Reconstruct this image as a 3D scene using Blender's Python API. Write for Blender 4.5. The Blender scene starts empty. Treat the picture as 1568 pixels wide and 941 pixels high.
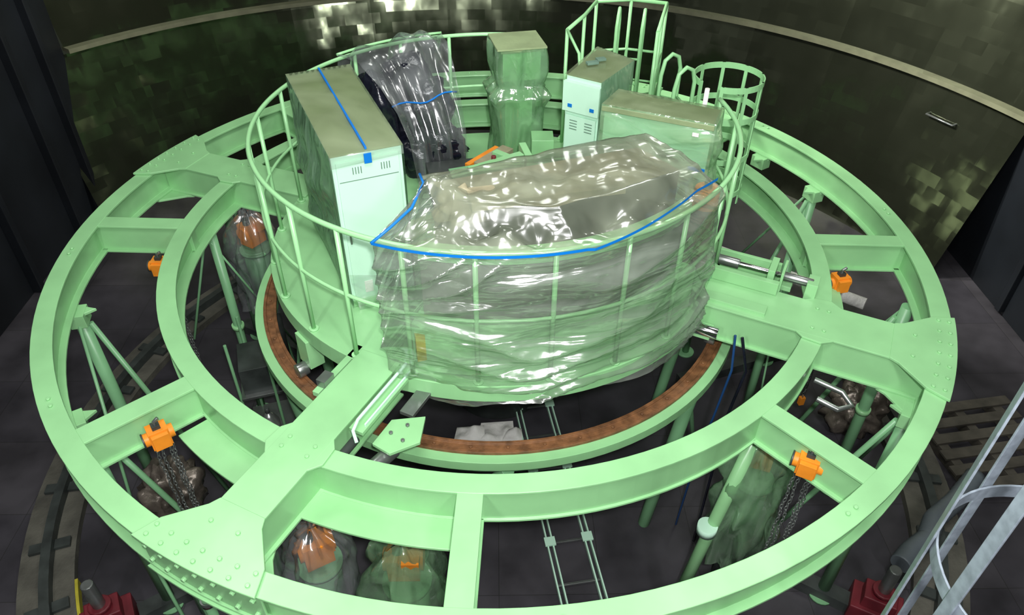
import bpy, bmesh, math, random
from mathutils import Vector, Matrix, noise
random.seed(7)
D2R=math.pi/180
sc=bpy.context.scene
try: sc.view_settings.view_transform='Standard'
except Exception: pass

# ------------------------------------------------------------ materials
def newmat(n):
    m=bpy.data.materials.new(n); m.use_nodes=True
    nt=m.node_tree; b=nt.nodes.get('Principled BSDF')
    return m,nt,b
def N(nt,t,**k):
    n=nt.nodes.new(t)
    for a,v in k.items(): setattr(n,a,v)
    return n
def solid(n,col,rough=.5,metal=0.,var=.12,scale=6.,bump=0.,bscale=30.,spec=.5,dirt=None,coat=0.):
    m,nt,b=newmat(n)
    tc=N(nt,'ShaderNodeTexCoord')
    nz=N(nt,'ShaderNodeTexNoise'); nz.inputs['Scale'].default_value=scale; nz.inputs['Detail'].default_value=6
    nt.links.new(tc.outputs['Object'],nz.inputs['Vector'])
    cr=N(nt,'ShaderNodeValToRGB')
    c=col
    d=dirt if dirt else [x*(1-var*1.6) for x in c]
    cr.color_ramp.elements[0].position=.3; cr.color_ramp.elements[0].color=(*d,1)
    cr.color_ramp.elements[1].position=.6; cr.color_ramp.elements[1].color=(*c,1)
    e=cr.color_ramp.elements.new(.85); e.color=(*[min(1,x*(1+var)) for x in c],1)
    nt.links.new(nz.outputs['Fac'],cr.inputs['Fac']); nt.links.new(cr.outputs['Color'],b.inputs['Base Color'])
    b.inputs['Roughness'].default_value=rough; b.inputs['Metallic'].default_value=metal
    b.inputs['Specular IOR Level'].default_value=spec
    b.inputs['Coat Weight'].default_value=coat
    if bump>0:
        n2=N(nt,'ShaderNodeTexNoise'); n2.inputs['Scale'].default_value=bscale; n2.inputs['Detail'].default_value=5
        nt.links.new(tc.outputs['Object'],n2.inputs['Vector'])
        bp=N(nt,'ShaderNodeBump'); bp.inputs['Strength'].default_value=bump; bp.inputs['Distance'].default_value=.02
        nt.links.new(n2.outputs['Fac'],bp.inputs['Height']); nt.links.new(bp.outputs['Normal'],b.inputs['Normal'])
    return m
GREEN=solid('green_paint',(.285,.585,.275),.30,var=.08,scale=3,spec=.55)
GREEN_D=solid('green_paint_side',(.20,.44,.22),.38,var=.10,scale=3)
RAIL=solid('rail_green',(.34,.68,.33),.3,var=.04)
PALE=solid('cabinet_pale',(.56,.84,.66),.42,var=.03,scale=2)
OLIVE=solid('olive_cover',(.30,.38,.20),.35,var=.15,scale=4,bump=.3,bscale=7)
BROWN=solid('rust_track',(.20,.088,.035),.5,var=.35,scale=14,bump=.2)
CARD=solid('brown_paper',(.33,.30,.19),.6,var=.3,scale=5,bump=.6,bscale=6)
ORANGE=solid('orange_paint',(.85,.27,.02),.4,var=.15)
BLACK=solid('black_sheet',(.008,.009,.018),.22,var=.3,bump=1.,bscale=6)
DARK=solid('dark_machinery',(.04,.048,.045),.45,var=.3)
GREYM=solid('steel_grey',(.30,.32,.31),.3,metal=.8,var=.15)
CHROME=solid('chrome',(.7,.7,.72),.12,metal=1.,var=.05)
GALV=solid('galvanized',(.25,.29,.34),.4,metal=.3,var=.2,scale=25)
BLUE=solid('blue_tape',(.0,.17,.60),.45,var=.06)
CABLE=solid('blue_cable',(.01,.05,.16),.4,var=.06)
WHITE=solid('white_paper',(.9,.88,.84),.6,var=.1,bump=.4)
RED=solid('red_paint',(.14,.012,.02),.45,var=.2)
CONC=solid('concrete',(.09,.087,.07),.8,var=.3,scale=4,bump=.3)
TIMB=solid('timber',(.065,.058,.045),.7,var=.25,scale=8)
YEL=solid('yellow_paint',(.45,.40,.03),.6,var=.2)
HOSE=solid('grey_hose',(.10,.12,.135),.5,var=.1)
SLOT=solid('slot_dark',(.14,.24,.18),.6,var=.1)
PINK=solid('dim_foil',(.20,.17,.14),.35,metal=.5,var=.4,bump=.8,bscale=9)
INGREY=solid('inner_grey',(.20,.23,.18),.5,var=.3,scale=4)

def film(n,tint=(.85,.95,.88),base=.22,stretch=(1,1,3.5),scale=3.,gl=.16,rough=.17,bd=.022,rot=(.1,.28,0),ridge=.5,det=2.5):
    m,nt,b=newmat(n); nt.nodes.remove(b); out=nt.nodes['Material Output']
    tc=N(nt,'ShaderNodeTexCoord'); mp=N(nt,'ShaderNodeMapping'); mp.inputs['Scale'].default_value=stretch
    mp.inputs['Rotation'].default_value=rot
    nt.links.new(tc.outputs['Object'],mp.inputs['Vector'])
    nz=N(nt,'ShaderNodeTexNoise'); nz.inputs['Scale'].default_value=scale; nz.inputs['Detail'].default_value=det; nz.inputs['Distortion'].default_value=.6
    nt.links.new(mp.outputs['Vector'],nz.inputs['Vector'])
    nr=N(nt,'ShaderNodeTexNoise'); nr.noise_type='RIDGED_MULTIFRACTAL'; nr.inputs['Scale'].default_value=scale*.7; nr.inputs['Detail'].default_value=1.5
    nt.links.new(mp.outputs['Vector'],nr.inputs['Vector'])
    ad=N(nt,'ShaderNodeMath',operation='MULTIPLY_ADD'); ad.inputs[1].default_value=ridge
    nt.links.new(nr.outputs['Fac'],ad.inputs[0]); nt.links.new(nz.outputs['Fac'],ad.inputs[2])
    bp=N(nt,'ShaderNodeBump'); bp.inputs['Strength'].default_value=1.; bp.inputs['Distance'].default_value=bd
    nt.links.new(ad.outputs[0],bp.inputs['Height'])
    tr=N(nt,'ShaderNodeBsdfTransparent'); tr.inputs['Color'].default_value=(*[.7+.3*x for x in tint],1)
    df=N(nt,'ShaderNodeBsdfDiffuse'); df.inputs['Color'].default_value=(*tint,1)
    tl=N(nt,'ShaderNodeBsdfTranslucent'); tl.inputs['Color'].default_value=(*tint,1)
    ms=N(nt,'ShaderNodeMixShader'); ms.inputs[0].default_value=.35
    nt.links.new(df.outputs[0],ms.inputs[1]); nt.links.new(tl.outputs[0],ms.inputs[2])
    gs=N(nt,'ShaderNodeBsdfGlossy'); gs.inputs['Roughness'].default_value=rough
    for s in (df,tl,gs): nt.links.new(bp.outputs['Normal'],s.inputs['Normal'])
    mr=N(nt,'ShaderNodeMapRange'); mr.inputs[1].default_value=.35; mr.inputs[2].default_value=.7
    mr.inputs[3].default_value=base*.5; mr.inputs[4].default_value=min(1,base*1.7)
    nt.links.new(nz.outputs['Fac'],mr.inputs[0])
    m1=N(nt,'ShaderNodeMixShader'); nt.links.new(mr.outputs[0],m1.inputs[0]); nt.links.new(tr.outputs[0],m1.inputs[1]); nt.links.new(ms.outputs[0],m1.inputs[2])
    lw=N(nt,'ShaderNodeLayerWeight'); lw.inputs['Blend'].default_value=.25; nt.links.new(bp.outputs['Normal'],lw.inputs['Normal'])
    m2f=N(nt,'ShaderNodeMath',operation='MULTIPLY_ADD'); m2f.inputs[1].default_value=.4; m2f.inputs[2].default_value=gl
    nt.links.new(lw.outputs['Fresnel'],m2f.inputs[0])
    m2=N(nt,'ShaderNodeMixShader'); nt.links.new(m2f.outputs[0],m2.inputs[0]); nt.links.new(m1.outputs[0],m2.inputs[1]); nt.links.new(gs.outputs[0],m2.inputs[2])
    nt.links.new(m2.outputs[0],out.inputs['Surface'])
    return m
FILM=film('clear_film',base=.2,scale=2.2)
FILM_F=film('clear_film_side',(.86,.97,.84),base=.19,stretch=(.6,.6,3.4),scale=2.,bd=.09,gl=.25,rough=.18,rot=(.12,.22,0))
FILM_T=film('clear_film_top',(.60,.66,.50),base=.36,stretch=(.8,2.2,1),scale=1.6,gl=.13,bd=.05,rough=.2,rot=(0,0,-.35))
FILM_B=film('clear_film_back',(.75,.8,.82),base=.15,stretch=(2,2,.8),scale=2.,gl=.14,bd=.04,rough=.2)
FILM_G=film('green_film',(.40,.70,.40),.36,scale=2.6,stretch=(1.5,1.5,1),gl=.18,bd=.05)
FILM_E=film('pale_green_film',(.60,.88,.56),.45,scale=2.2,stretch=(1.,1.,3.),gl=.16,bd=.06,rot=(.5,.7,.2))
FILM_O=film('olive_film',(.50,.60,.37),.45,scale=1.6,gl=.12,bd=.014)
FILM_S=film('side_film',(.26,.44,.28),.55,stretch=(2,2,1),scale=2.,gl=.16,bd=.07)

WC=(-.43,.71)
def foilwall(n,col,rough,tilt,dent,c,R):
    # curved wall clad with small rectangular sheets, each set at a slightly different angle
    m,nt,b=newmat(n)
    L=nt.links.new
    g=N(nt,'ShaderNodeNewGeometry'); sp=N(nt,'ShaderNodeSeparateXYZ'); L(g.outputs['Position'],sp.inputs[0])
    def M(op,a,bb=None):
        q=N(nt,'ShaderNodeMath',operation=op)
        for i,v in enumerate((a,bb)):
            if v is None: continue
            if isinstance(v,(int,float)): q.inputs[i].default_value=v
            else: L(v,q.inputs[i])
        return q.outputs[0]
    x=M('SUBTRACT',sp.outputs[0],c[0]); y=M('SUBTRACT',sp.outputs[1],c[1])
    az=M('MULTIPLY',M('ARCTAN2',y,x),R)
    def cell(w,h,off):
        r=M('FLOOR',M('DIVIDE',sp.outputs[2],h)); q=M('FLOOR',M('ADD',M('DIVIDE',az,w),M('MULTIPLY',r,off)))
        cb=N(nt,'ShaderNodeCombineXYZ'); L(q,cb.inputs[0]); L(r,cb.inputs[1])
        wn=N(nt,'ShaderNodeTexWhiteNoise'); wn.noise_dimensions='3D'; L(cb.outputs[0],wn.inputs['Vector']); return wn.outputs['Color']
    def tl(src,s):
        a=N(nt,'ShaderNodeVectorMath',operation='SUBTRACT'); a.inputs[1].default_value=(.5,.5,.5); L(src,a.inputs[0])
        q=N(nt,'ShaderNodeVectorMath',operation='SCALE'); q.inputs['Scale'].default_value=s; L(a.outputs[0],q.inputs[0]); return q.outputs[0]
    cb=N(nt,'ShaderNodeCombineXYZ'); L(az,cb.inputs[0]); L(M('MULTIPLY',sp.outputs[2],.7),cb.inputs[1])
    nz=N(nt,'ShaderNodeTexNoise'); nz.inputs['Scale'].default_value=2.0; nz.inputs['Detail'].default_value=3.5; L(cb.outputs[0],nz.inputs['Vector'])
    cur=g.outputs['Normal']
    for v in (tl(cell(.30,.16,.37),tilt),tl(cell(1.3,3.,0),tilt*1.2),tl(nz.outputs['Color'],dent)):
        a=N(nt,'ShaderNodeVectorMath',operation='ADD'); L(cur,a.inputs[0]); L(v,a.inputs[1]); cur=a.outputs[0]
    nm=N(nt,'ShaderNodeVectorMath',operation='NORMALIZE'); L(cur,nm.inputs[0]); L(nm.outputs[0],b.inputs['Normal'])
    n3=N(nt,'ShaderNodeTexNoise'); n3.inputs['Scale'].default_value=.5; L(g.outputs['Position'],n3.inputs['Vector'])
    cr=N(nt,'ShaderNodeValToRGB'); cr.color_ramp.elements[0].color=(*[q*.8 for q in col],1); cr.color_ramp.elements[1].color=(*[q*1.2 for q in col],1)
    L(n3.outputs['Fac'],cr.inputs['Fac']); L(cr.outputs['Color'],b.inputs['Base Color'])
    b.inputs['Roughness'].default_value=rough; b.inputs['Metallic'].default_value=.92
    return m
WALL=foilwall('dark_metal_panels',(.115,.13,.085),.12,.045,.20,WC,7.2)
BLACKW=solid('black_wall',(.008,.010,.013),.4,var=.3,scale=1.)
TRIM=solid('wall_trim',(.14,.145,.09),.5,var=.15)

def floormat():
    m,nt,b=newmat('dark_floor')
    tc=N(nt,'ShaderNodeTexCoord')
    br=N(nt,'ShaderNodeTexBrick'); br.offset=0; br.inputs['Scale'].default_value=1.; br.inputs['Mortar Size'].default_value=.003
    br.inputs['Brick Width'].default_value=.9; br.inputs['Row Height'].default_value=.9
    br.inputs['Color1'].default_value=(.050,.047,.056,1); br.inputs['Color2'].default_value=(.062,.058,.066,1); br.inputs['Mortar'].default_value=(.03,.03,.03,1)
    nt.links.new(tc.outputs['Object'],br.inputs['Vector'])
    nz=N(nt,'ShaderNodeTexNoise'); nz.inputs['Scale'].default_value=1.8; nz.inputs['Detail'].default_value=8
    nt.links.new(tc.outputs['Object'],nz.inputs['Vector'])
    mx=N(nt,'ShaderNodeMixRGB',blend_type='MULTIPLY'); mx.inputs[0].default_value=.8
    cr=N(nt,'ShaderNodeValToRGB'); cr.color_ramp.elements[0].position=.35; cr.color_ramp.elements[0].color=(.35,.35,.35,1); cr.color_ramp.elements[1].position=.65
    nt.links.new(nz.outputs['Fac'],cr.inputs['Fac'])
    nt.links.new(br.outputs['Color'],mx.inputs[1]); nt.links.new(cr.outputs['Color'],mx.inputs[2]); nt.links.new(mx.outputs[0],b.inputs['Base Color'])
    b.inputs['Roughness'].default_value=.4; b.inputs['Specular IOR Level'].default_value=.3
    return m
FLOOR=floormat()

# ------------------------------------------------------------ mesh builder
class B:
    def __init__(s,name): s.n=name; s.v=[]; s.f=[]; s.m=[]; s.sm=[]; s.mats=[]
    def mi(s,m):
        if m not in s.mats: s.mats.append(m)
        return s.mats.index(m)
    def add(s,vs,fs,mat,smooth=False):
        o=len(s.v); s.v+= [tuple(v) for v in vs]; k=s.mi(mat)
        for f in fs: s.f.append(tuple(i+o for i in f)); s.m.append(k); s.sm.append(smooth)
    def box(s,c,size,mat,rz=0,ry=0,rx=0):
        M=Matrix.Translation(c)@Matrix.Rotation(rz,4,'Z')@Matrix.Rotation(ry,4,'Y')@Matrix.Rotation(rx,4,'X')
        x,y,z=[a/2 for a in size]
        vs=[M@Vector(p) for p in ((-x,-y,-z),(x,-y,-z),(x,y,-z),(-x,y,-z),(-x,-y,z),(x,-y,z),(x,y,z),(-x,y,z))]
        s.add(vs,[(0,3,2,1),(4,5,6,7),(0,1,5,4),(1,2,6,5),(2,3,7,6),(3,0,4,7)],mat)
    def prism(s,pts,z0,z1,mat,mattop=None):
        a=sum(pts[i][0]*pts[(i+1)%len(pts)][1]-pts[(i+1)%len(pts)][0]*pts[i][1] for i in range(len(pts)))
        if a<0: pts=pts[::-1]
        n=len(pts)
        vs=[(p[0],p[1],z0) for p in pts]+[(p[0],p[1],z1) for p in pts]
        s.add(vs,[tuple(range(n))[::-1]]+[(i,(i+1)%n,n+(i+1)%n,n+i) for i in range(n)],mat)
        s.add([(p[0],p[1],z1) for p in pts],[tuple(range(n))],mattop or mat)
    def tube(s,path,r,mat,seg=10,closed=False,caps=True):
        P=[Vector(p) for p in path]; n=len(P); R=r if isinstance(r,(list,tuple)) else [r]*n
        vs=[]; up=None
        for i in range(n):
            if closed: t=(P[(i+1)%n]-P[i-1])
            else: t=P[min(i+1,n-1)]-P[max(i-1,0)]
            t.normalize()
            if up is None:
                up=Vector((0,0,1)) if abs(t.z)<.9 else Vector((1,0,0))
            a=t.cross(up); 
            if a.length<1e-4: a=t.cross(Vector((0,1,0)))
            a.normalize(); b=a.cross(t).normalized(); up=b
            for k in range(seg):
                th=2*math.pi*k/seg; vs.append(P[i]+(a*math.cos(th)+b*math.sin(th))*R[i])
        fs=[]
        for i in range(n if closed else n-1):
            j=(i+1)%n
            for k in range(seg): fs.append((i*seg+k,j*seg+k,j*seg+(k+1)%seg,i*seg+(k+1)%seg))
        s.add(vs,fs,mat,True)
        if caps and not closed:
            s.add(vs[:seg],[tuple(range(seg))],mat); s.add(vs[-seg:],[tuple(range(seg))[::-1]],mat)
    def rev(s,prof,mat,a0=0,a1=360,n=96,c=(0,0),closedprof=True,smooth=False,mats=None):
        full=abs(a1-a0-360)<1e-6; m=len(prof); cnt=n if full else n+1
        vs=[]
        for i in range(cnt):
            a=(a0+(a1-a0)*i/n)*D2R
            for r,z in prof: vs.append((c[0]+r*math.cos(a),c[1]+r*math.sin(a),z))
        for k in range(m if closedprof else m-1):
            fs=[]
            for i in range(n):
                j=(i+1)%cnt; fs.append((i*m+k,j*m+k,j*m+(k+1)%m,i*m+(k+1)%m))
            used=sorted({q for f in fs for q in f}); mp={q:i for i,q in enumerate(used)}
            s.add([vs[q] for q in used],[tuple(mp[q] for q in f) for f in fs],mats[k] if mats else mat,smooth)
        if not full and closedprof:
            s.add(vs[:m],[tuple(range(m))],mat); s.add(vs[-m:],[tuple(range(m))[::-1]],mat)
    def cyl(s,c,r,h,mat,seg=20,r2=None):
        r2=r if r2 is None else r2
        s.tube([(c[0],c[1],c[2]),(c[0],c[1],c[2]+h)],[r,r2],mat,seg)
    def blob(s,c,rad,mat,amp=.15,fr=3.,seed=0,nu=28,nv=16):
        vs=[];fs=[]
        for j in range(nv+1):
            ph=math.pi*j/nv
            for i in range(nu):
                th=2*math.pi*i/nu
                d=Vector((math.sin(ph)*math.cos(th),math.sin(ph)*math.sin(th),math.cos(ph)))
                k=1+amp*noise.noise(d*fr+Vector((seed,seed*2.3,0)))*2
                vs.append((c[0]+d.x*rad[0]*k,c[1]+d.y*rad[1]*k,c[2]+d.z*rad[2]*k))
        for j in range(nv):
            for i in range(nu): fs.append((j*nu+i,(j+1)*nu+i,(j+1)*nu+(i+1)%nu,j*nu+(i+1)%nu))
        s.add(vs,fs,mat,True)
    def grid(s,rows,mat,smooth=True):
        m=len(rows[0]); vs=[p for r in rows for p in r]
        fs=[(i*m+j,i*m+j+1,(i+1)*m+j+1,(i+1)*m+j) for i in range(len(rows)-1) for j in range(m-1)]
        s.add(vs,fs,mat,smooth)
    def done(s,bevel=0,weld=True):
        me=bpy.data.meshes.new(s.n); me.from_pydata(s.v,[],s.f)
        for m in s.mats: me.materials.append(m)
        me.polygons.foreach_set('material_index',s.m); me.polygons.foreach_set('use_smooth',s.sm)
        bm=bmesh.new(); bm.from_mesh(me); bmesh.ops.remove_doubles(bm,verts=bm.verts,dist=1e-5)
        bmesh.ops.recalc_face_normals(bm,faces=bm.faces); bm.to_mesh(me); bm.free()
        o=bpy.data.objects.new(s.n,me); bpy.context.collection.objects.link(o)
        if bevel:
            md=o.modifiers.new('b','BEVEL'); md.width=bevel; md.segments=2; md.limit_method='ANGLE'; md.angle_limit=40*D2R
        return o
def pol(r,a,z=None):
    x,y=r*math.cos(a*D2R),r*math.sin(a*D2R)
    return (x,y) if z is None else (x,y,z)
def lerp(a,b,t): return tuple(a[i]+(b[i]-a[i])*t for i in range(len(a)))
def quadmesh(b,quad,mat,sub=14,amp=.01,fr=5.,seed=0,nrm=None):
    q=[Vector(p) for p in quad]
    n=(q[1]-q[0]).cross(q[3]-q[0]).normalized() if nrm is None else nrm
    rows=[]
    for i in range(sub+1):
        r=[]
        for j in range(sub+1):
            u,v=i/sub,j/sub
            p=(q[0]*(1-u)+q[1]*u)*(1-v)+(q[3]*(1-u)+q[2]*u)*v
            e=min(u,1-u,v,1-v)*4; e=min(1,e)
            d=max(0,noise.noise(p*fr+Vector((seed,0,0)))+.4)*amp*e
            r.append(tuple(p+n*d))
        rows.append(r)
    b.grid(rows,mat)

FZ=-2.6
# ------------------------------------------------------------ room
b=B('floor'); b.prism([pol(9.5,a) for a in range(0,360,10)],FZ-.2,FZ,FLOOR); b.done()
b=B('wall_far')
b.rev([(6.60,FZ),(7.2,-.44)],WALL,18,146,120,WC,False,True)
b.rev([(7.24,-.36),(9.0,5.5)],WALL,-8,141,120,WC,False,True)
b.done()
b=B('trim_1'); b.rev([(7.10,-.42),(7.3,-.42),(7.3,-.36),(7.10,-.36)],TRIM,14,141,120,WC); b.done()
b=B('wall_left')
b.box((-6.3,-1.6,1.4),(.5,13.6,8.),BLACKW)
for y in (4.6,3.9,2.6,1.2,-.6): b.box((-6.0,y,1.4),(.12,.1,8.),BLACKW)
b.done(.01)
b=B('wall_right')
b.box((6.9,-1.9,-1.52),(.9,11.0,2.16),BLACKW)
b.box((6.42,2.0,-1.5),(.08,.1,2.1),BLACKW); b.box((6.42,.2,-1.5),(.08,.1,2.1),BLACKW)
b.done(.01)
b=B('wall_grab_handle')
tx,ty=-.44,.9
q0=(5.86-tx*.2,3.84-ty*.2); q1=(5.86+tx*.2,3.84+ty*.2)
b.tube([(q0[0]+.22,q0[1]+.1,-.78),(*q0,-.80),(*q1,-.80),(q1[0]+.22,q1[1]+.1,-.78)],.014,GREYM,8)
b.done()

# ------------------------------------------------------------ ring frame
b=B('circular_steel_frame')
t=.02
def Iprof(r0,r1,z0,z1,w0,w1):
    return [(r0,z1),(r0,z1-t),(w0,z1-t),(w0,z0+t),(r0,z0+t),(r0,z0),(r1,z0),(r1,z0+t),(w1,z0+t),(w1,z1-t),(r1,z1-t),(r1,z1)]
b.rev(Iprof(3.36,3.50,-.27,0,3.41,3.45),GREEN,n=160)
b.rev(Iprof(2.54,2.68,-.27,0,2.63,2.665),GREEN,n=144)
b.rev([(2.66,-.275),(2.88,-.275),(2.88,-.255),(2.66,-.255)],GREEN,-136,-95,30)
b.rev([(2.66,-.275),(2.84,-.275),(2.84,-.255),(2.66,-.255)],GREEN,-24,-6,16)
def loc(az,r,tt,z=None):
    a=az*D2R; x=r*math.cos(a)-tt*math.sin(a); y=r*math.sin(a)+tt*math.cos(a)
    return (x,y) if z is None else (x,y,z)
def bar(az,w,r0=2.60,r1=3.43,z1=-.003):
    a=az*D2R; c=(r0+r1)/2; L=r1-r0
    for z,h,ww in ((z1-t/2,t,w),(-.135,.25,w*.62),(-.26,t,w)):
        p=pol(c,az); b.box((p[0],p[1],z),(L,ww,h),GREEN,a)
for az in (-50.3,-93.4,-138.6,177,-3,133,90,42): bar(az,.15)
def bolt(p): b.tube([(p[0],p[1],p[2]),(p[0],p[1],p[2]+.014)],.014,GREEN,6)
def arm(az,w,r0,r1=3.40,fl=.20):
    a=az*D2R
    p=pol((r0+r1)/2,az); b.box((p[0],p[1],.009),(r1-r0,w*2,.018),GREEN,a)
    rr0=r0+.02; p=pol((rr0+r1)/2,az)
    b.box((p[0],p[1],-.13),(r1-rr0,w*2-.03,.25),GREEN,a)
    b.box((p[0],p[1],-.262),(r1-rr0,w*2+.02,.02),GREEN,a)
    pts=[loc(az,3.10,-w),loc(az,3.16,-w-.03),loc(az,3.34,-w-fl)]
    da=math.degrees((w+fl+.06)/3.5)
    pts+=[pol(3.515,az-da+2*da*i/10) for i in range(11)]
    pts+=[loc(az,3.34,w+fl),loc(az,3.16,w+.03),loc(az,3.10,w)]
    b.prism(pts,.001,.022,GREEN)
    b.prism(pts,-.292,-.271,GREEN)
    for k in range(-3,4):
        for rr in (3.40,3.47):
            q=pol(rr,az+k*da/3.6); bolt((q[0],q[1],.02))
    for tt in (-w*.6,w*.6):
        q=loc(az,3.24,tt); bolt((q[0],q[1],.02))
        q=loc(az,2.58,tt); bolt((q[0],q[1],.016)); q=loc(az,2.66,tt); bolt((q[0],q[1],.016))
    da2=math.degrees((w+.05)/2.6)
    b.prism([pol(2.545,az-da2),loc(az,2.48,-w),loc(az,2.48,w),pol(2.545,az+da2),pol(2.675,az+da2),loc(az,2.74,w),loc(az,2.74,-w),pol(2.675,az-da2)],.001,.0175,GREEN)
    b.rev([(3.47,-.25),(3.485,-.25),(3.485,-.03),(3.47,-.03)],GREEN,az-da,az+da,12)
    for k in range(-3,4):
        for z in (-.07,-.2):
            q=pol(3.48,az+k*da/3.4); q2=pol(3.505,az+k*da/3.4); b.tube([(*q,z),(*q2,z)],.016,GREEN,6)
arm(-116.8,.155,1.74); arm(-27.5,.20,1.78); arm(157,.17,1.78); arm(64,.18,1.78)
for az in range(0,360,30):
    q=pol(3.43,az+4); bolt((*q,0)); q=pol(3.43,az+5.2); bolt((*q,0))
for az in (-168,-147,-33,20,33,110,150):
    q=loc(az,3.36,0); b.box((q[0],q[1],-.33),(.12,.16,.12),GREEN,az*D2R)
    b.prism([loc(az,3.22,-.01),loc(az,3.38,-.09),loc(az,3.38,.09)],-.30,-.275,GREEN)
b.done(.004)

b=B('support_legs')
for az in (-168,-147,-104,-33,-12,20,60,110,150):
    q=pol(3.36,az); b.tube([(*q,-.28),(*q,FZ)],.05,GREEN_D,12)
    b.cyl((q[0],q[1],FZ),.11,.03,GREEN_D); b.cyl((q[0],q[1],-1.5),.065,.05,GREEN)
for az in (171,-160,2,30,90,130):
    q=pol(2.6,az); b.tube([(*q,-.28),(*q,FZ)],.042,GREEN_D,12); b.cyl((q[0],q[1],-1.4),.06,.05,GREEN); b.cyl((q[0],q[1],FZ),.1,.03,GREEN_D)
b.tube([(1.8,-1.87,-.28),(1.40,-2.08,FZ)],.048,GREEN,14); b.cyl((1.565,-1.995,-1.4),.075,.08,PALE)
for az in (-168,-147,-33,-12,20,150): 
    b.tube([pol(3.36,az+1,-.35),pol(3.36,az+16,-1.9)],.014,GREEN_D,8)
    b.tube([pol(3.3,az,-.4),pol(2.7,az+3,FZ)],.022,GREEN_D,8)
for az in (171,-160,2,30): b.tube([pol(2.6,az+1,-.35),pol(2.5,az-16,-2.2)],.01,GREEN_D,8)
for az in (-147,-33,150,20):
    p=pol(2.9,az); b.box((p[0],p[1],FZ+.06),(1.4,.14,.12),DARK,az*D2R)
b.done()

# ------------------------------------------------------------ track ring
b=B('rotation_track_ring')
b.rev([(2.0,-.50),(2.06,-.50),(2.06,-.58),(1.90,-.58),(1.90,-.50)],GREEN,n=120)
b.rev([(1.885,-.50),(1.885,-.475),(1.91,-.475),(1.91,-.485),(1.965,-.485),(1.965,-.475),(1.99,-.475),(1.99,-.50)],BROWN,n=120)
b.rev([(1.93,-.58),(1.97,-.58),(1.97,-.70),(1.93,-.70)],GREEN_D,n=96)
for i in range(48):
    q=pol(1.938,i*7.5+2); b.cyl((q[0],q[1],-.485),.012,.012,BROWN,8)
for az in (-150,-128,-40,10,60,120,165):
    b.tube([pol(1.95,az,-.7),pol(1.75,az+2,FZ)],.055,GREEN_D,12)
b.tube([pol(1.95,-88,-.7),pol(1.75,-94,-1.2),pol(1.5,-100,FZ)],.05,GREEN_D,12)
for az in (-40,165): b.tube([pol(1.95,az,-.75),pol(1.95,az+14,-1.7)],.02,GREEN_D,8)
b.done(.003)

# ------------------------------------------------------------ rotating platform
b=B('rotating_platform')
b.rev([(.0,0),(1.84,0),(1.84,-.02),(1.84,-.14),(1.80,-.14),(1.80,-.05),(.0,-.05)],GREEN,n=120,closedprof=False)
for az in range(0,180,30):
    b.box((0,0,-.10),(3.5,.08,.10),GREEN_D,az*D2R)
b.cyl((0,.75,FZ),.5,2.5,DARK,40)
for az in (-140,-28,20,70,120,170):
    p=pol(1.84,az); b.box((p[0]*.98,p[1]*.98,-.26),(.12,.16,.26),GREEN,az*D2R)
    q1=pol(1.86,az,-.42); q2=pol(1.94,az,-.42); b.tube([q1,q2],.055,GREYM,20)
b.done(.004)

b=B('platform_handrail')
def arc(r,z,a0,a1,n=60): return [pol(r,a0+(a1-a0)*i/n,z) for i in range(n+1)]
b.tube(arc(1.80,1.02,78,370,110),.0175,RAIL,8)
b.tube(arc(1.80,.52,78,370,110),.013,RAIL,8)
for az in [-94,-79,-64,-49,-34,-19,-4,9,-108,-122,-136,-151,-166,179,164,149,134,119,104,89,78]:
    b.tube([pol(1.80,az,0),pol(1.80,az,1.02)],.0165,RAIL,8)
    q=pol(1.80,az); b.cyl((q[0],q[1],0),.035,.012,RAIL,10)
b.done()

# ------------------------------------------------------------ access landing (far side) with rails
b=B('access_gangway')
b.prism([(.66,1.72),(1.02,2.46),(1.72,2.42),(1.40,1.30)],-.03,.0,GREEN)
pp=[(.66,1.62),(.86,2.04),(1.02,2.46),(1.38,2.52),(1.72,2.40),(1.60,1.98),(1.48,1.55)]
for z,r in ((1.12,.018),(.62,.014),(.3,.012)):
    b.tube([(x,y,z) for x,y in pp[:3]],r,RAIL,8); b.tube([(x,y,z) for x,y in pp[2:5]],r,RAIL,8); b.tube([(x,y,z) for x,y in pp[4:]],r,RAIL,8)
for x,y in pp: b.tube([(x,y,-.02),(x,y,1.12)],.017,RAIL,8)
for (x,y) in ((1.18,2.05),(1.42,2.0)):
    b.tube([(x,y,0),(x,y,1.0),(x+.01,y+.02,1.1),(x+.03,y+.10,1.15),(x+.05,y+.2,1.1),(x+.06,y+.24,1.0),(x+.06,y+.24,0)],.017,RAIL,8)
for z in (.2,.45,.7): b.tube([(1.18,2.05,z),(1.42,2.0,z)],.012,RAIL,8)
b.tube([(.66,1.62,1.12),(.75,1.35,1.0),(.78,1.2,.6)],.014,RAIL,8)
b.tube([(1.02,2.46,-.03),(1.10,2.6,FZ)],.04,GREEN_D,10); b.tube([(1.72,2.42,-.03),(1.8,2.6,FZ)],.04,GREEN_D,10)
b.done()

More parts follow.
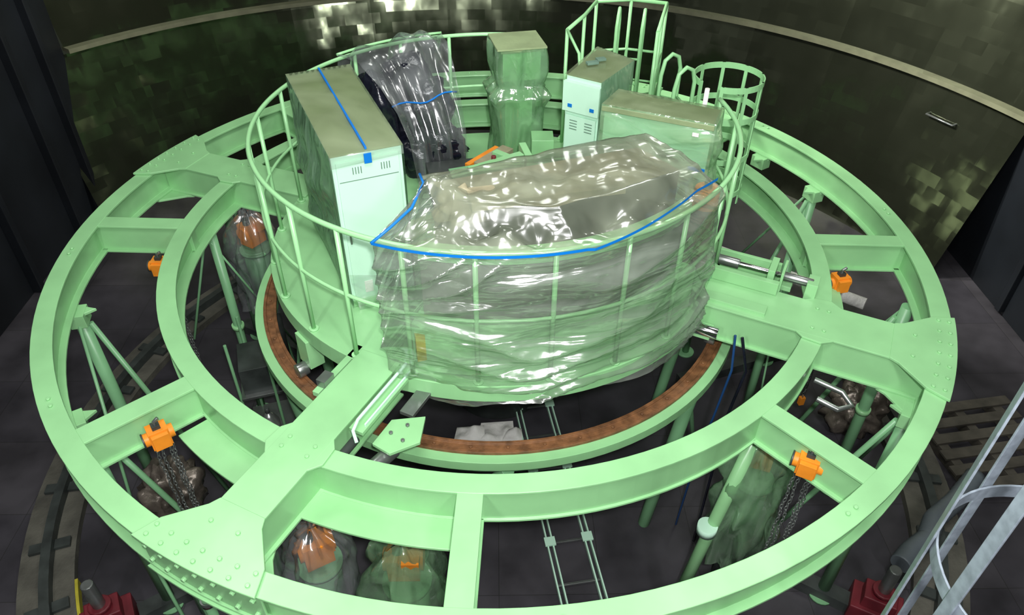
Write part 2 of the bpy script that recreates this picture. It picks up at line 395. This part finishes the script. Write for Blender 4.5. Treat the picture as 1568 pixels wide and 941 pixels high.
b=B('caged_ladder')
cc=(1.97,.80)
for z in (1.0,.72,.35,0.):
    b.rev([(.285,z-.025),(.295,z-.025),(.295,z+.025),(.285,z+.025)],RAIL,-115,205,40,cc)
for k in range(9):
    q=pol(.29,-115+40*k); b.box((cc[0]+q[0],cc[1]+q[1],.45),(.01,.03,1.15),RAIL,(-115+40*k)*D2R)
for x,y in [(1.66,.72),(1.60,1.02)]: b.tube([(x,y,-1.6),(x,y,1.0),(x-.03,y-.01,1.1),(x-.09,y-.03,1.13),(x-.15,y-.05,1.08),(x-.17,y-.05,.95),(x-.17,y-.05,0)],.018,RAIL,8)
for k in range(9): b.tube([(1.66,.72,-1.5+k*.28),(1.60,1.02,-1.5+k*.28)],.012,RAIL,8)
b.tube([(1.70,.45,.0),(1.70,.45,1.05)],.02,WHITE,8)
b.done()

# ------------------------------------------------------------ cabinets
def cabinet(name,FL,FR,BR,BL,z1,film_faces,frontmat=PALE,seed=0,topfilm=FILM_O,sidefilm=FILM_S):
    b=B(name)
    b.prism([FL,FR,BR,BL],.0,z1,frontmat,OLIVE)
    off=.02
    c=[(FL[0]+FR[0]+BR[0]+BL[0])/4,(FL[1]+FR[1]+BR[1]+BL[1])/4]
    def ex(p): 
        d=Vector((p[0]-c[0],p[1]-c[1])); d=d*(1+off/d.length*1.3); return (c[0]+d.x,c[1]+d.y)
    P=[ex(p) for p in (FL,FR,BR,BL)]
    zt=z1+.015
    quadmesh(b,[(*p,zt) for p in P],topfilm,24,.02,5,seed)
    names={'front':(0,1),'right':(1,2),'back':(2,3),'left':(3,0)}
    for f in film_faces:
        i,j=names[f]; quadmesh(b,[(*P[i],.0),(*P[j],.0),(*P[j],zt),(*P[i],zt)],sidefilm,36,.09,3.5,seed+3)
    return b,P,zt
FL,FR,BR,BL=(-1.05,-1.00),(-.62,-.82),(-1.15,.52),(-1.60,.32)
b,P,zt=cabinet('wrapped_control_cabinet',FL,FR,BR,BL,1.20,('left','back','right'),seed=1)
u=Vector((FR[0]-FL[0],FR[1]-FL[1],0)); L=u.length; u.normalize(); n=Vector((u.y,-u.x,0))
ang=math.atan2(u.y,u.x)
def onf(s,z,o=0.): return Vector((FL[0],FL[1],z))+u*s+n*o
b.box(onf(L/2,.62,.006),(L-.05,.012,1.08),PALE,ang)
b.box(onf(L/2,1.02,.013),(L-.07,.003,.006),SLOT,ang)
for s0 in (.10,.29):
    for k in range(4): b.box(onf(s0+.03+.018*k,1.09,.014),(.006,.004,.05),SLOT,ang)
b.box(onf(.13,.16,.014),(.06,.004,.10),WHITE,ang)
b.box(onf(.05,.60,.02),(.012,.02,.10),GREYM,ang)
b.box(onf(L/2,.03,.004),(L,.02,.05),GREEN,ang)
quadmesh(b,[tuple(onf(-.01,1.13,.02)),tuple(onf(L+.01,1.15,.02)),tuple(onf(L+.01,1.215,.01)),tuple(onf(-.01,1.215,.01))],FILM,10,.01,6,4)
quadmesh(b,[tuple(onf(.03,.0,.06)),tuple(onf(L*.8,.0,.08)),tuple(onf(L*.6,.22,.02)),tuple(onf(.0,.3,.02))],FILM,14,.05,6,9)
m0=(Vector((*FL,0))+Vector((*FR,0)))/2; m1=(Vector((*BL,0))+Vector((*BR,0)))/2
dd=m1-m0; cm=(m0+m1)/2
b.box((cm.x,cm.y,zt+.012),(.014,dd.length,.018),BLUE,math.atan2(dd.y,dd.x)-math.pi/2)
b.box(onf(L/2+.0,1.17,.03),(.05,.006,.07),BLUE,ang)
b.done(.003)

FL,FR,BR,BL=(.58,.61),(.84,.44),(1.15,.89),(.89,1.19)
b,P,zt=cabinet('small_control_cabinet',FL,FR,BR,BL,1.10,('back','right'),seed=11)
u=Vector((FR[0]-FL[0],FR[1]-FL[1],0)); L=u.length; u.normalize(); n=Vector((u.y,-u.x,0)); ang=math.atan2(u.y,u.x)
b.box(onf(L/2,.94,.02),(L+.02,.04,.25),PALE,ang); b.box(onf(L/2,.4,.01),(L-.03,.02,.75),PALE,ang)
for q in (.3,.75):
    for k in range(4): b.box(onf(L*q,.66+.025*k,.022),(.07,.004,.008),SLOT,ang)
b.box(onf(L*.2,.87,.043),(.04,.005,.03),BLUE,ang); b.box(onf(L*.85,.87,.043),(.04,.005,.03),BLUE,ang)
b.box((.80,.78,1.135),(.10,.05,.02),SLOT,.3); b.box((.88,.86,1.135),(.08,.05,.02),SLOT,.3)
b.done(.003)

FL,FR,BR,BL=(.84,.15),(1.60,-.20),(1.72,.07),(1.0,.42)
b,P,zt=cabinet('wide_wrapped_cabinet',FL,FR,BR,BL,1.04,('front','back','right','left'),seed=21,sidefilm=FILM_E)
u=Vector((FR[0]-FL[0],FR[1]-FL[1],0)); L=u.length; u.normalize(); n=Vector((u.y,-u.x,0)); ang=math.atan2(u.y,u.x)
b.box(Vector((*FL,1.03))+u*L/2+n*.03,(L+.03,.01,.04),OLIVE,ang)
b.box(Vector((*FL,.97))+u*L*.87+n*.06,(.05,.01,.03),WHITE,ang)
b.box(Vector((*FL,.70))+u*L*.93+n*.07,(.13,.008,.03),BLUE,ang)
b.done(.003)

# C : wrapped pedestal
b=B('wrapped_instrument_pedestal')
c=(.17,1.28)
b.box((c[0],c[1],.37),(.26,.26,.74),GREEN,.3); b.box((c[0]+.03,c[1],.97),(.34,.30,.26),GREEN,.2)
b.box((c[0]+.03,c[1],1.11),(.38,.34,.03),OLIVE,.2)
b.cyl((c[0],c[1],.7),.1,.2,GREEN_D)
def filmlathe(b,c,prof,mat,amp=.03,seed=0,sq=.0,n=48,ph=0):
    rows=[]
    for k,(r,z) in enumerate(prof):
        row=[]
        for i in range(n+1):
            a=2*math.pi*i/n
            sqf=1/max(abs(math.cos(a)),abs(math.sin(a)))
            rr=r*(1+(sqf-1)*sq)+amp*noise.noise(Vector((math.cos(a)*3,math.sin(a)*3,z*3+seed)))*(1 if r>.02 else 0)
            row.append((c[0]+rr*math.cos(a+ph),c[1]+rr*math.sin(a+ph),z))
        rows.append(row)
    b.grid(rows,mat)
def dens(pr,k=5):
    o=[]
    for i in range(len(pr)-1):
        for j in range(k): o.append(lerp(pr[i],pr[i+1],j/k))
    return o+[pr[-1]]
filmlathe(b,(c[0]+.02,c[1]),dens([(.23,0),(.20,.3),(.22,.6),(.26,.70),(.18,.78),(.21,.92),(.215,1.13)]),FILM_G,.07,3,1.,ph=.2)
b.box((c[0]+.02,c[1],1.14),(.44,.42,.015),OLIVE,.2)
b.done()

# B : black equipment wrapped and hung over rail
b=B('wrapped_black_equipment')
b.blob((-.80,1.30,.52),(.36,.24,.44),BLACK,.2,2.2,2,48,30)
b.blob((-1.08,1.08,.50),(.26,.22,.40),BLACK,.2,2.5,8,48,30)
b.blob((-.62,1.02,.22),(.34,.22,.22),BLACK,.2,3,5,40,24)
b.box((-.70,1.28,.12),(.7,.45,.24),DARK,.4)
rows=[]
prof=dens([(1.84,.25),(1.85,.6),(1.84,.9),(1.81,1.05),(1.74,1.03),(1.55,1.02),(1.35,.90),(1.12,.68),(.98,.46),(.90,.02)],6)
for k in range(61):
    u=k/60; az=139-33*u
    row=[]
    for j,(r,z) in enumerate(prof):
        v=j/(len(prof)-1)
        ins=max(0,(v-.35))/.65
        zz=z+ (noise.noise(Vector((u*6,v*3,1)))*.07) + (.12*math.exp(-((u-.68)/.22)**2)*math.sin(min(1,ins*1.6)*math.pi) if ins>0 else 0)
        rr=r+noise.noise(Vector((u*7,v*2.5,7)))*.08
        if abs(z-1.05)<.03: zz=max(zz,1.04)
        row.append(pol(rr,az,max(.02,zz)))
    rows.append(row)
b.grid(rows,FILM_B)
b.tube([pol(1.20-.08*math.sin(i/10*3.14),138-31*i/10,.74+.02*math.sin(i)) for i in range(11)],.008,BLUE,6)
b.tube([pol(1.835,139-33*i/10,1.045) for i in range(11)],.012,RAIL,6)
b.done()

# centre floor machinery between cabinets
b=B('elevation_drive_unit')
b.box((-.12,.62,.2),(.42,.05,.36),ORANGE,.9); b.box((-.02,.58,.2),(.40,.12,.40),CARD,.9); 
b.prism([(-.35,.1),(.25,.35),(.2,.5),(-.4,.3)],0,.42,GREEN_D)
b.box((.0,.18,.50),(.5,.07,.12),GREEN,.55); b.box((.1,.3,.48),(.30,.06,.12),GREEN,-.7)
b.box((.25,.35,.48),(.06,.3,.16),GREEN,.2); b.cyl((-.02,.22,.54),.02,.04,RED)
b.box((-.35,.6,.12),(.5,.4,.24),DARK,.2)
b.box((.42,.95,.2),(.2,.2,.4),GREEN,.0)
b.done(.004)

# ------------------------------------------------------------ F: large wrapped instrument at the front
b=B('large_wrapped_instrument')
inner=[(-.25,-1.40),(.34,-1.50),(1.17,-1.05),(.95,-.74),(-.40,-1.20)]
b.prism(inner,.02,1.14,DARK,CARD)
b.rev([(1.50,.02),(1.76,.02),(1.76,.40),(1.50,.40)],GREEN,-108,-38,40)
b.rev([(1.60,.42),(1.68,.42),(1.68,.85),(1.60,.85)],INGREY,-106,-42,40)
b.rev([(1.62,.87),(1.70,.87),(1.70,.95),(1.62,.95)],GREEN,-106,-42,40)
b.box((-.42,-1.66,.22),(.22,.05,.22),YEL,.3)
b.blob((-.22,-1.36,1.06),(.16,.1,.12),CARD,.3,3,8)
b.box((.3,-1.33,1.155),(.95,.2,.05),CARD,-.0+.22)
FT=[(-.36,-1.44,1.13),(-.25,-1.50,1.19),(.05,-1.58,1.20),(.36,-1.62,1.22),(.70,-1.47,1.225),(1.0,-1.30,1.225),(1.26,-1.12,1.22)]
BT=[(-.46,-1.22,1.20),(-.2,-1.13,1.20),(.05,-1.04,1.21),(.3,-.95,1.22),(.55,-.86,1.23),(.8,-.77,1.23),(1.0,-.69,1.22)]
def samp(L,u):
    x=u*(len(L)-1); i=min(int(x),len(L)-2); return lerp(L[i],L[i+1],x-i)
A0,A1=-113.,-37.
NU=240; side=[];top=[];back=[]
def fold(u,v):
    # sharp-crested near-horizontal folds, wandering diagonally
    w=noise.noise(Vector((u*2.2,v*1.5,2.)))
    ph=v*6.-u*2.6+2.2*w
    x=abs((ph%1.)*2-1)
    amp=max(0,noise.noise(Vector((u*3.1,v*2.2,12.)))+.5)
    return amp*(x**1.8)*.085
for i in range(NU+1):
    u=i/NU; az=A0+(A1-A0)*u
    zb=-.16-.035*math.sin(u*9)+.03*noise.noise(Vector((u*7,0,0)))
    pts=[]
    for k in range(91):
        v=k/90; z=zb+(1.035-zb)*v
        sw=.03*noise.noise(Vector((u*5+v*1.2,v*5-u*3,1)))+fold(u,v)+.006*noise.noise(Vector((u*30,v*18-u*14,4)))
        sw*=(1-max(0,(v-.93)/.07))
        pts.append(pol(1.822+.02*math.sin(v*math.pi)+sw,az,z))
    side.append(pts)
    rail=Vector(pts[-1]); f=Vector(samp(FT,u)); bk=Vector(samp(BT,u)); pts=[]
    for k in range(0,25):
        v=k/24; p=rail.lerp(f,v); p.z-=.04*math.sin(v*math.pi)
        p+=Vector((0,0,1))*(.07*noise.noise(Vector((u*11,v*2.5,9)))+.02*noise.noise(Vector((u*30,v*5,3))))*math.sin(v*math.pi)
        pts.append(p)
    for k in range(1,25):
        v=k/24; p=f.lerp(bk,v); p.z+=(.06*noise.noise(Vector((u*6,v*2.5,19)))+.02*noise.noise(Vector((u*22,v*5,29)))+.01)*math.sin(v*math.pi)+.014*noise.noise(Vector((u*12,0,5))); pts.append(p)
    top.append([tuple(p) for p in pts])
    q=pts[-1]; back.append([tuple(q+Vector((0,.06*math.sin(k/7*3),-(q.z-.05)*k/7))) for k in range(8)])
b.grid(side,FILM_F); b.grid(top,FILM_T); b.grid(back,FILM_F)
for idx in (0,-1):
    half=[Vector(p) for p in side[idx]][::2]; tb=[Vector(p) for p in top[idx]]
    other=[Vector(p) for p in back[idx]][::-1]
    h2=half+tb[:25]; o2=other+tb[25:][::-1]
    o2=[o2[min(len(o2)-1,int(j*len(o2)/len(h2)))] for j in range(len(h2))]
    g=[[tuple(a_.lerp(b_,k/12)) for k in range(13)] for a_,b_ in zip(h2,o2)]
    b.grid(g,FILM_F)
def strip(path,w,mat):
    up=Vector((0,0,w/2)); rows_=[[tuple(Vector(p)-up) for p in path],[tuple(Vector(p)+up) for p in path]]
    b.grid(rows_,mat,False)
tp=[]
for i in range(61):
    u=i/60; az=A0+(A1-A0)*u
    v=Vector(pol(1.85,az,1.03))
    if u>.52:
        w=(u-.52)/.48; f=Vector(samp(FT,u)); v=v.lerp(f+Vector((.03,-.05,0)),min(.55,w*.7))
        v+=Vector((v.x,v.y,0)).normalized()*.02
    tp.append(tuple(v))
strip(tp,.020,BLUE)
b.tube([pol(1.85,A0,1.03),(-.62,-1.60,1.07),(-.50,-1.48,1.13),(-.44,-1.30,1.19),(-.47,-1.2,1.2)],.009,BLUE,6)
b.done()

b=B('orange_motor')
b.tube([(1.52,-.60,0),(1.52,-.60,.62)],.12,BROWN,24); b.tube([(1.52,-.60,.62),(1.52,-.60,.75)],[.12,.09],ORANGE,24)
b.box((1.52,-.60,.05),(.30,.30,.1),GREEN_D,.4); b.cyl((1.52,-.60,.75),.03,.06,GREYM)
b.done(.003)

# ------------------------------------------------------------ actuators by the radial arms
def LL(r,tt,z): return loc(az,r,tt,z)
b=B('radial_actuator')
az=-27.5; a=az*D2R
b.tube([LL(1.72,.30,.10),LL(2.28,.30,.10)],.022,CHROME,16); b.tube([LL(1.72,.30,.10),LL(1.95,.30,.10)],.04,GREYM,16)
b.tube([LL(2.28,.30,.10),LL(2.50,.30,.10)],.035,GREYM,16)
b.box(LL(2.05,.36,-.02),(.62,.10,.04),GREEN,a)
b.box(LL(2.0,.42,.06),(.5,.03,.12),GREEN,a)
b.box(LL(2.20,.30,.08),(.05,.2,.2),GREEN,a); b.box(LL(2.28,.30,.08),(.02,.2,.2),GREEN,a)
b.box(LL(2.50,.30,.06),(.08,.14,.14),GREEN,a)
b.box(LL(2.0,.16,.07),(.55,.05,.10),GREEN,a)
b.box(LL(2.0,-.10,.03),(.5,.10,.03),GREEN,a)
b.box(LL(1.85,-.28,-.16),(.16,.12,.06),GREEN,a); b.tube([LL(1.80,-.32,-.12),LL(1.98,-.32,-.12)],.045,CHROME,16)
b.tube([LL(2.1,-.3,-.1),LL(2.14,-.34,-.4),LL(2.1,-.36,-.9),LL(2.05,-.3,-1.4),LL(2.0,-.2,FZ)],.010,CABLE,8)
b.tube([LL(2.15,-.3,-.1),LL(2.24,-.36,-.35),LL(2.2,-.4,-.8),LL(2.2,-.3,FZ)],.012,BLACK,8)
b.tube([LL(2.7,-.28,-.3),LL(2.9,-.30,-.32),LL(2.98,-.36,-.36),LL(2.9,-.42,-.38),LL(2.75,-.4,-.36)],.022,GREYM,12)
b.done(.003)
b=B('radial_slide_rail')
az=-116.8; a=az*D2R
b.box(LL(2.02,.215,-.02),(.66,.10,.03),GREEN,a)
b.box(LL(2.0,.25,-.0),(.6,.012,.03),PALE,a)
b.tube([LL(1.74,.20,.03),LL(2.30,.20,.03),LL(2.38,.22,.02),LL(2.42,.27,-.02)],.012,PALE,8)
b.box(LL(1.85,.36,-.12),(.34,.10,.03),GREYM,a)
b.prism([LL(2.10,.30,0)[:2],LL(1.98,.48,0)[:2],LL(2.18,.56,0)[:2],LL(2.34,.44,0)[:2],LL(2.32,.30,0)[:2]],-.14,-.115,GREEN)
for p_ in ((2.1,.42),(2.22,.46),(2.2,.36)): b.tube([LL(p_[0],p_[1],-.115),LL(p_[0],p_[1],-.10)],.014,GREYM,6)
b.tube([LL(2.24,.40,-.20),LL(2.44,.36,-.20)],.05,GREYM,18); b.tube([LL(2.44,.36,-.20),LL(2.47,.355,-.20)],.03,DARK,18)
b.tube([LL(2.30,.16,-.16),LL(2.52,.16,-.16)],.03,DARK,12)
b.box(LL(1.95,-.20,-.02),(.5,.05,.04),GREEN,a); b.box(LL(2.1,-.19,.03),(.10,.07,.06),GREYM,a)
b.done(.003)

# ------------------------------------------------------------ chain hoists
def hoist(x,y,rz,zt=-.16,chain=1.3):
    b=B('chain_hoist')
    def T(px,py,pz):
        c_,s_=math.cos(rz),math.sin(rz); return (x+px*c_-py*s_,y+px*s_+py*c_,zt+pz)
    b.box(T(0,0,0),(.12,.10,.14),ORANGE,rz); b.box(T(.0,-.06,0),(.10,.04,.11),ORANGE,rz)
    b.tube([T(-.09,0,0),T(.09,0,0)],.045,ORANGE,18); b.tube([T(-.10,0,0),T(-.09,0,0)],.05,DARK,18)
    b.box(T(0,0,.08),(.05,.05,.04),DARK,rz)
    b.tube([T(0,0,.09),T(0,0,.12),T(.03,0,.14)],.012,GREYM,8)
    for px,L in ((-.05,chain),(-.02,chain*.9),(.05,chain),(.03,chain*.8)):
        n=int(L/.035)
        for i in range(n):
            p=T(px+.004*math.sin(i),.0,-.08-i*.035); e=.011
            if i%2: pts=[(p[0]+e*math.cos(k),p[1],p[2]+.02*math.sin(k)) for k in [j*math.pi/3 for j in range(6)]]
            else: pts=[(p[0],p[1]+e*math.cos(k),p[2]+.02*math.sin(k)) for k in [j*math.pi/3 for j in range(6)]]
            b.tube(pts,.0045,GREYM,4,closed=True)
    b.box(T(.05,0,-.1-chain),(.05,.04,.09),ORANGE,rz)
    b.done(.006)
hoist(-2.14,-2.08,.6); hoist(1.90,-2.36,-.5); hoist(2.80,-.45,.2,-.22); hoist(-2.86,-.06,0,-.30)

# ------------------------------------------------------------ bagged drive motors below the frame
def bagged(x,y,z,r,h,seed,fm=None,rz=.5):
    b=B('bagged_drive_motor')
    c_,s_=math.cos(rz),math.sin(rz)
    def T(px,py,pz): return (x+px*c_-py*s_,y+px*s_+py*c_,z+pz)
    b.cyl((x,y,FZ),r*.5,z-FZ-h,DARK,16)
    b.cyl((x,y,z-h),r*.75,h*.6,GREEN_D,24); b.cyl((x,y,z-h*.45),r*.9,.03,GREEN_D,24)
    b.box(T(0,0,-.15),(r*1.1,r*.9,.22),ORANGE,rz); b.tube([T(-r*.7,0,-.12),T(r*.7,0,-.12)],r*.42,ORANGE,20)
    b.box(T(r*.3,-r*.45,-.06),(r*.6,r*.4,.10),ORANGE,rz); b.cyl(T(-r*.2,0,-.06),r*.2,.08,DARK,12)
    filmlathe(b,(x,y),dens([(r*1.3,z-h*1.25),(r*1.35,z-h*.9),(r*1.15,z-h*.6),(r*1.3,z-h*.35),(r*1.15,z-.1),(r*.75,z+.02),(r*.3,z+.08),(r*.35,z+.14)]),fm or FILM_B,r*.8,seed,.35,n=56,ph=rz)
    b.done()
bagged(-1.20,-2.44,-.72,.17,.75,1); bagged(-.63,-2.46,-.85,.19,.9,5,fm=FILM_G,rz=0)
bagged(1.90,-1.80,-.55,.17,1.1,9,fm=FILM_G,rz=1.2); bagged(-2.38,.86,-.42,.17,.8,12,rz=1.)
bagged(-1.72,-2.15,-.9,.14,.9,14,rz=.2)
b=B('gas_cylinder_group')
for x,y in ((-2.28,-.72),(-2.15,-.86),(-2.05,-.66)):
    b.cyl((x,y,FZ),.085,1.0,GREYM,20); b.tube([(x,y,FZ+1.0),(x,y,FZ+1.08),(x,y,FZ+1.12)],[.085,.05,.02],GREYM,20); b.cyl((x,y,FZ+1.1),.02,.08,DARK,10)
b.done()
b=B('equipment_cart')
b.box((-2.25,-.1,-1.6),(.4,.5,.03),GREYM,.3); b.box((-2.25,-.1,-1.44),(.34,.4,.3),DARK,.3)
for sx in (-.17,.17):
    for sy in (-.2,.2): b.tube([(-2.25+sx,-.1+sy,FZ),(-2.25+sx,-.1+sy,-1.0)],.015,GREEN_D,8)
b.box((-2.25,-.1,FZ+.4),(.4,.5,.03),GREYM,.3)
b.done(.003)
def wrap(name,c,rad,mat,seed,amp=.25):
    b=B(name); b.blob(c,rad,mat,amp,3,seed,40,26); b.done()
wrap('foil_bundle',(-2.95,-1.0,FZ+.4),(.25,.25,.4),PINK,3); wrap('foil_bundle',(3.8,.1,FZ+.25),(.3,.25,.3),PINK,6)
wrap('plastic_bundle',(2.2,-1.35,FZ+.5),(.16,.16,.5),PINK,9)
b=B('timber_pallet')
for k in range(6): b.box((5.05+.0*k,-.75+.2*k,FZ+.15),(1.1,.12,.03),TIMB,.15)
for k in (-.45,0,.45): b.box((5.05+k,-.25+k*.15,FZ+.07),(.1,1.15,.13),TIMB,.15)
b.done(.004)
b=B('insulated_pipe'); b.tube([(2.0,1.55,-1.1),(3.6,.35,-1.1)],.06,WHITE,16); b.tube([(2.5,1.17,-1.1),(2.62,1.08,-1.1)],.07,GREYM,16)
b.tube([(2.2,1.4,-1.1),(2.2,1.4,FZ)],.02,GREYM); b.tube([(3.4,.5,-1.1),(3.4,.5,FZ)],.02,GREYM); b.done()
b=B('cable_ladder_tray')
p0,p1=Vector((.36,.6,FZ+.05)),Vector((.80,-2.35,FZ+.05)); d=(p1-p0); L=d.length; d.normalize(); nn=Vector((d.y,-d.x,0)); a=math.atan2(d.y,d.x)
for o in (-.20,-.15,.15,.20): b.box((p0+p1)/2+nn*o,(L,.014,.05),PALE,a)
for k in range(7): b.box(p0+d*(L*(k+.5)/7),(.02,.40,.02),GREYM,a)
for k in range(0,7,2):
    for o in (-.175,.175): b.box(p0+d*(L*(k+.5)/7)+nn*o+Vector((0,0,.03)),(.09,.10,.02),PALE,a)
b.done(.002)
b=B('crumpled_paper_sheets')
for (x,y,s) in ((-.30,-.02,.17),(-.02,.02,.2),(.14,-.04,.12)):
    quadmesh(b,[(x-s,y-s*.6,FZ+.04),(x+s,y-s*.7,FZ+.06),(x+s*.9,y+s*.6,FZ+.1),(x-s*.8,y+s*.7,FZ+.05)],WHITE,12,.12,6,x*9)
b.done()
b=B('circular_floor_rail')
b.rev([(4.05,FZ),(4.5,FZ),(4.5,FZ+.08),(4.05,FZ+.08)],CONC,n=120)
b.rev([(4.22,FZ+.08),(4.30,FZ+.08),(4.30,FZ+.18),(4.22,FZ+.18)],DARK,n=120)
for i in range(40):
    q=pol(4.26,i*9); b.box((*q,FZ+.10),(.34,.10,.03),DARK,i*9*D2R)
b.rev([(4.02,FZ),(4.045,FZ),(4.045,FZ+.09),(4.02,FZ+.09)],YEL,-156,-150,12)
b.done()
def jack(x,y,a):
    b=B('red_screw_jack')
    b.box((x,y,FZ+.1),(.40,.28,.2),RED,a); b.box((x,y,FZ+.26),(.26,.20,.14),RED,a); b.cyl((x,y,FZ+.33),.05,.35,GREYM,14); b.cyl((x,y,FZ+.36),.09,.03,RED,14)
    b.done(.01)
jack(-3.22,-2.05,.5); jack(3.18,-2.02,-.5); jack(-2.35,-2.45,.5)
b=B('flexible_hose')
pts=[(3.45,-1.75),(3.6,-1.62),(3.8,-1.5),(3.95,-1.3),(4.25,-1.1),(4.6,-.8)]
path=[]
for i in range(len(pts)-1):
    for k in range(12): path.append((*lerp(pts[i],pts[i+1],k/12),FZ+.32))
b.tube(path,[.085+.006*(i%2) for i in range(len(path))],HOSE,16)
for p in (path[6],path[40]): b.box((p[0],p[1],FZ+.12),(.1,.1,.24),DARK)
b.done()
b=B('valve_manifold')
for i in range(5):
    x,y=-2.65+.13*i,-1.75-.15*i; b.cyl((x,y,FZ),.035,.9+.1*(i%3),GREEN_D,12); b.cyl((x,y,FZ+.9),.05,.06,GREYM,12)
    b.tube([(x,y,FZ+.6),(x+.13,y-.15,FZ+.62)],.02,GREYM,8)
b.done()

# ------------------------------------------------------------ galvanised ladder cage (near right)
b=B('galvanized_ladder_cage')
cc=(1.75,-4.08); R=.385
for z in (-.6,.45,1.34,2.55):
    b.rev([(R-.008,z-.03),(R,z-.03),(R,z+.03),(R-.008,z+.03)],GALV,60,330,48,cc)
for az in (100,150,185,222,262,300):
    q=pol(R+.006,az); b.box((cc[0]+q[0],cc[1]+q[1],(2.9+FZ)/2),(.008,.045,2.9-FZ),GALV,az*D2R)
for y in (-.2,.2):
    b.box((cc[0]+.52,cc[1]+y,(2.9+FZ)/2),(.06,.02,2.9-FZ),GALV)
    for z in (-.6,.45,1.34,2.55): b.box((cc[0]+.36,cc[1]+y*1.4,z),(.34,.012,.05),GALV)
for k in range(18): b.tube([(cc[0]+.52,cc[1]-.2,FZ+.3+k*.29),(cc[0]+.52,cc[1]+.2,FZ+.3+k*.29)],.013,GALV,8)
b.done(.002)

# ------------------------------------------------------------ lights
def area(n,loc_,tgt,size,e,col=(1,1,1),sy=None,spread=None):
    l=bpy.data.lights.new(n,'AREA'); l.energy=e; l.color=col; l.size=size
    if sy: l.shape='RECTANGLE'; l.size_y=sy
    if spread: l.spread=spread*D2R
    o=bpy.data.objects.new(n,l); bpy.context.collection.objects.link(o); o.location=loc_
    o.rotation_euler=(Vector(tgt)-Vector(loc_)).to_track_quat('-Z','Y').to_euler()
area('ceiling_lamp_front',(0,-4.5,7.5),(0,-.5,0),2.0,310,(1,1,.97))
area('ceiling_lamp_left',(-4,1,7.5),(0,0,0),1.6,120,(.97,1,.93))
area('ceiling_lamp_right',(4,1.5,7.5),(0,0,0),1.6,120,(.97,1,.93))
area('ceiling_lamp_far',(0,5,7.),(0,0,0),1.6,90,(.97,1,.93))
area('added_film_highlight_left',(-2.6,-7.2,4.6),(0,-.8,.3),.35,135,(1,1,1),1.2)  # added light behind the camera for streaks on the film, no known fixture
area('added_film_highlight_right',(2.6,-7.2,4.6),(0,-.8,.3),.35,135,(1,1,1),1.2)  # right-hand twin, likewise added only to streak the film
area('added_wall_highlight',(-.1,-6.6,4.9),(0,7,1.1),.4,26,(1,1,1),.4,30)  # added narrow beam that puts the central highlight on the far wall
area('wall_floodlight_left',(-3.8,4.4,5.4),(6.2,3.6,-.2),.4,110,(1,.98,.90),.4,45)
area('wall_floodlight_upper',(-3.3,3.2,6.8),(6.8,3.2,.4),.4,110,(1,.98,.90),.4,45)
area('wall_floodlight_right',(3.8,4.6,5.0),(-5.8,4.6,0),.35,45,(1,.97,.88),.35,45)
area('camera_flash',(.15,-5.45,3.85),(0,-.2,-.2),.14,260,(1,1,1))
w=bpy.data.worlds.new('w'); sc.world=w; w.use_nodes=True
w.node_tree.nodes['Background'].inputs[0].default_value=(.6,.7,.5,1); w.node_tree.nodes['Background'].inputs[1].default_value=.035

# ------------------------------------------------------------ camera
f,d,h,pi_,ro,ya=1142.3217,5.2734,3.4484,.6816,.0096,.0256
fw=Vector((math.sin(ya)*math.cos(pi_),math.cos(ya)*math.cos(pi_),-math.sin(pi_)))
rt=Vector((math.cos(ya),-math.sin(ya),0)); up=rt.cross(fw)
r2=rt*math.cos(ro)+up*math.sin(ro); u2=-rt*math.sin(ro)+up*math.cos(ro)
cd=bpy.data.cameras.new('camera'); co=bpy.data.objects.new('camera',cd); bpy.context.collection.objects.link(co)
M=Matrix((r2,u2,-fw)).transposed().to_4x4(); M.translation=Vector((0,-d,h)); co.matrix_world=M
cd.sensor_width=36; cd.lens=f/1568*36; cd.clip_start=.05
sc.camera=co
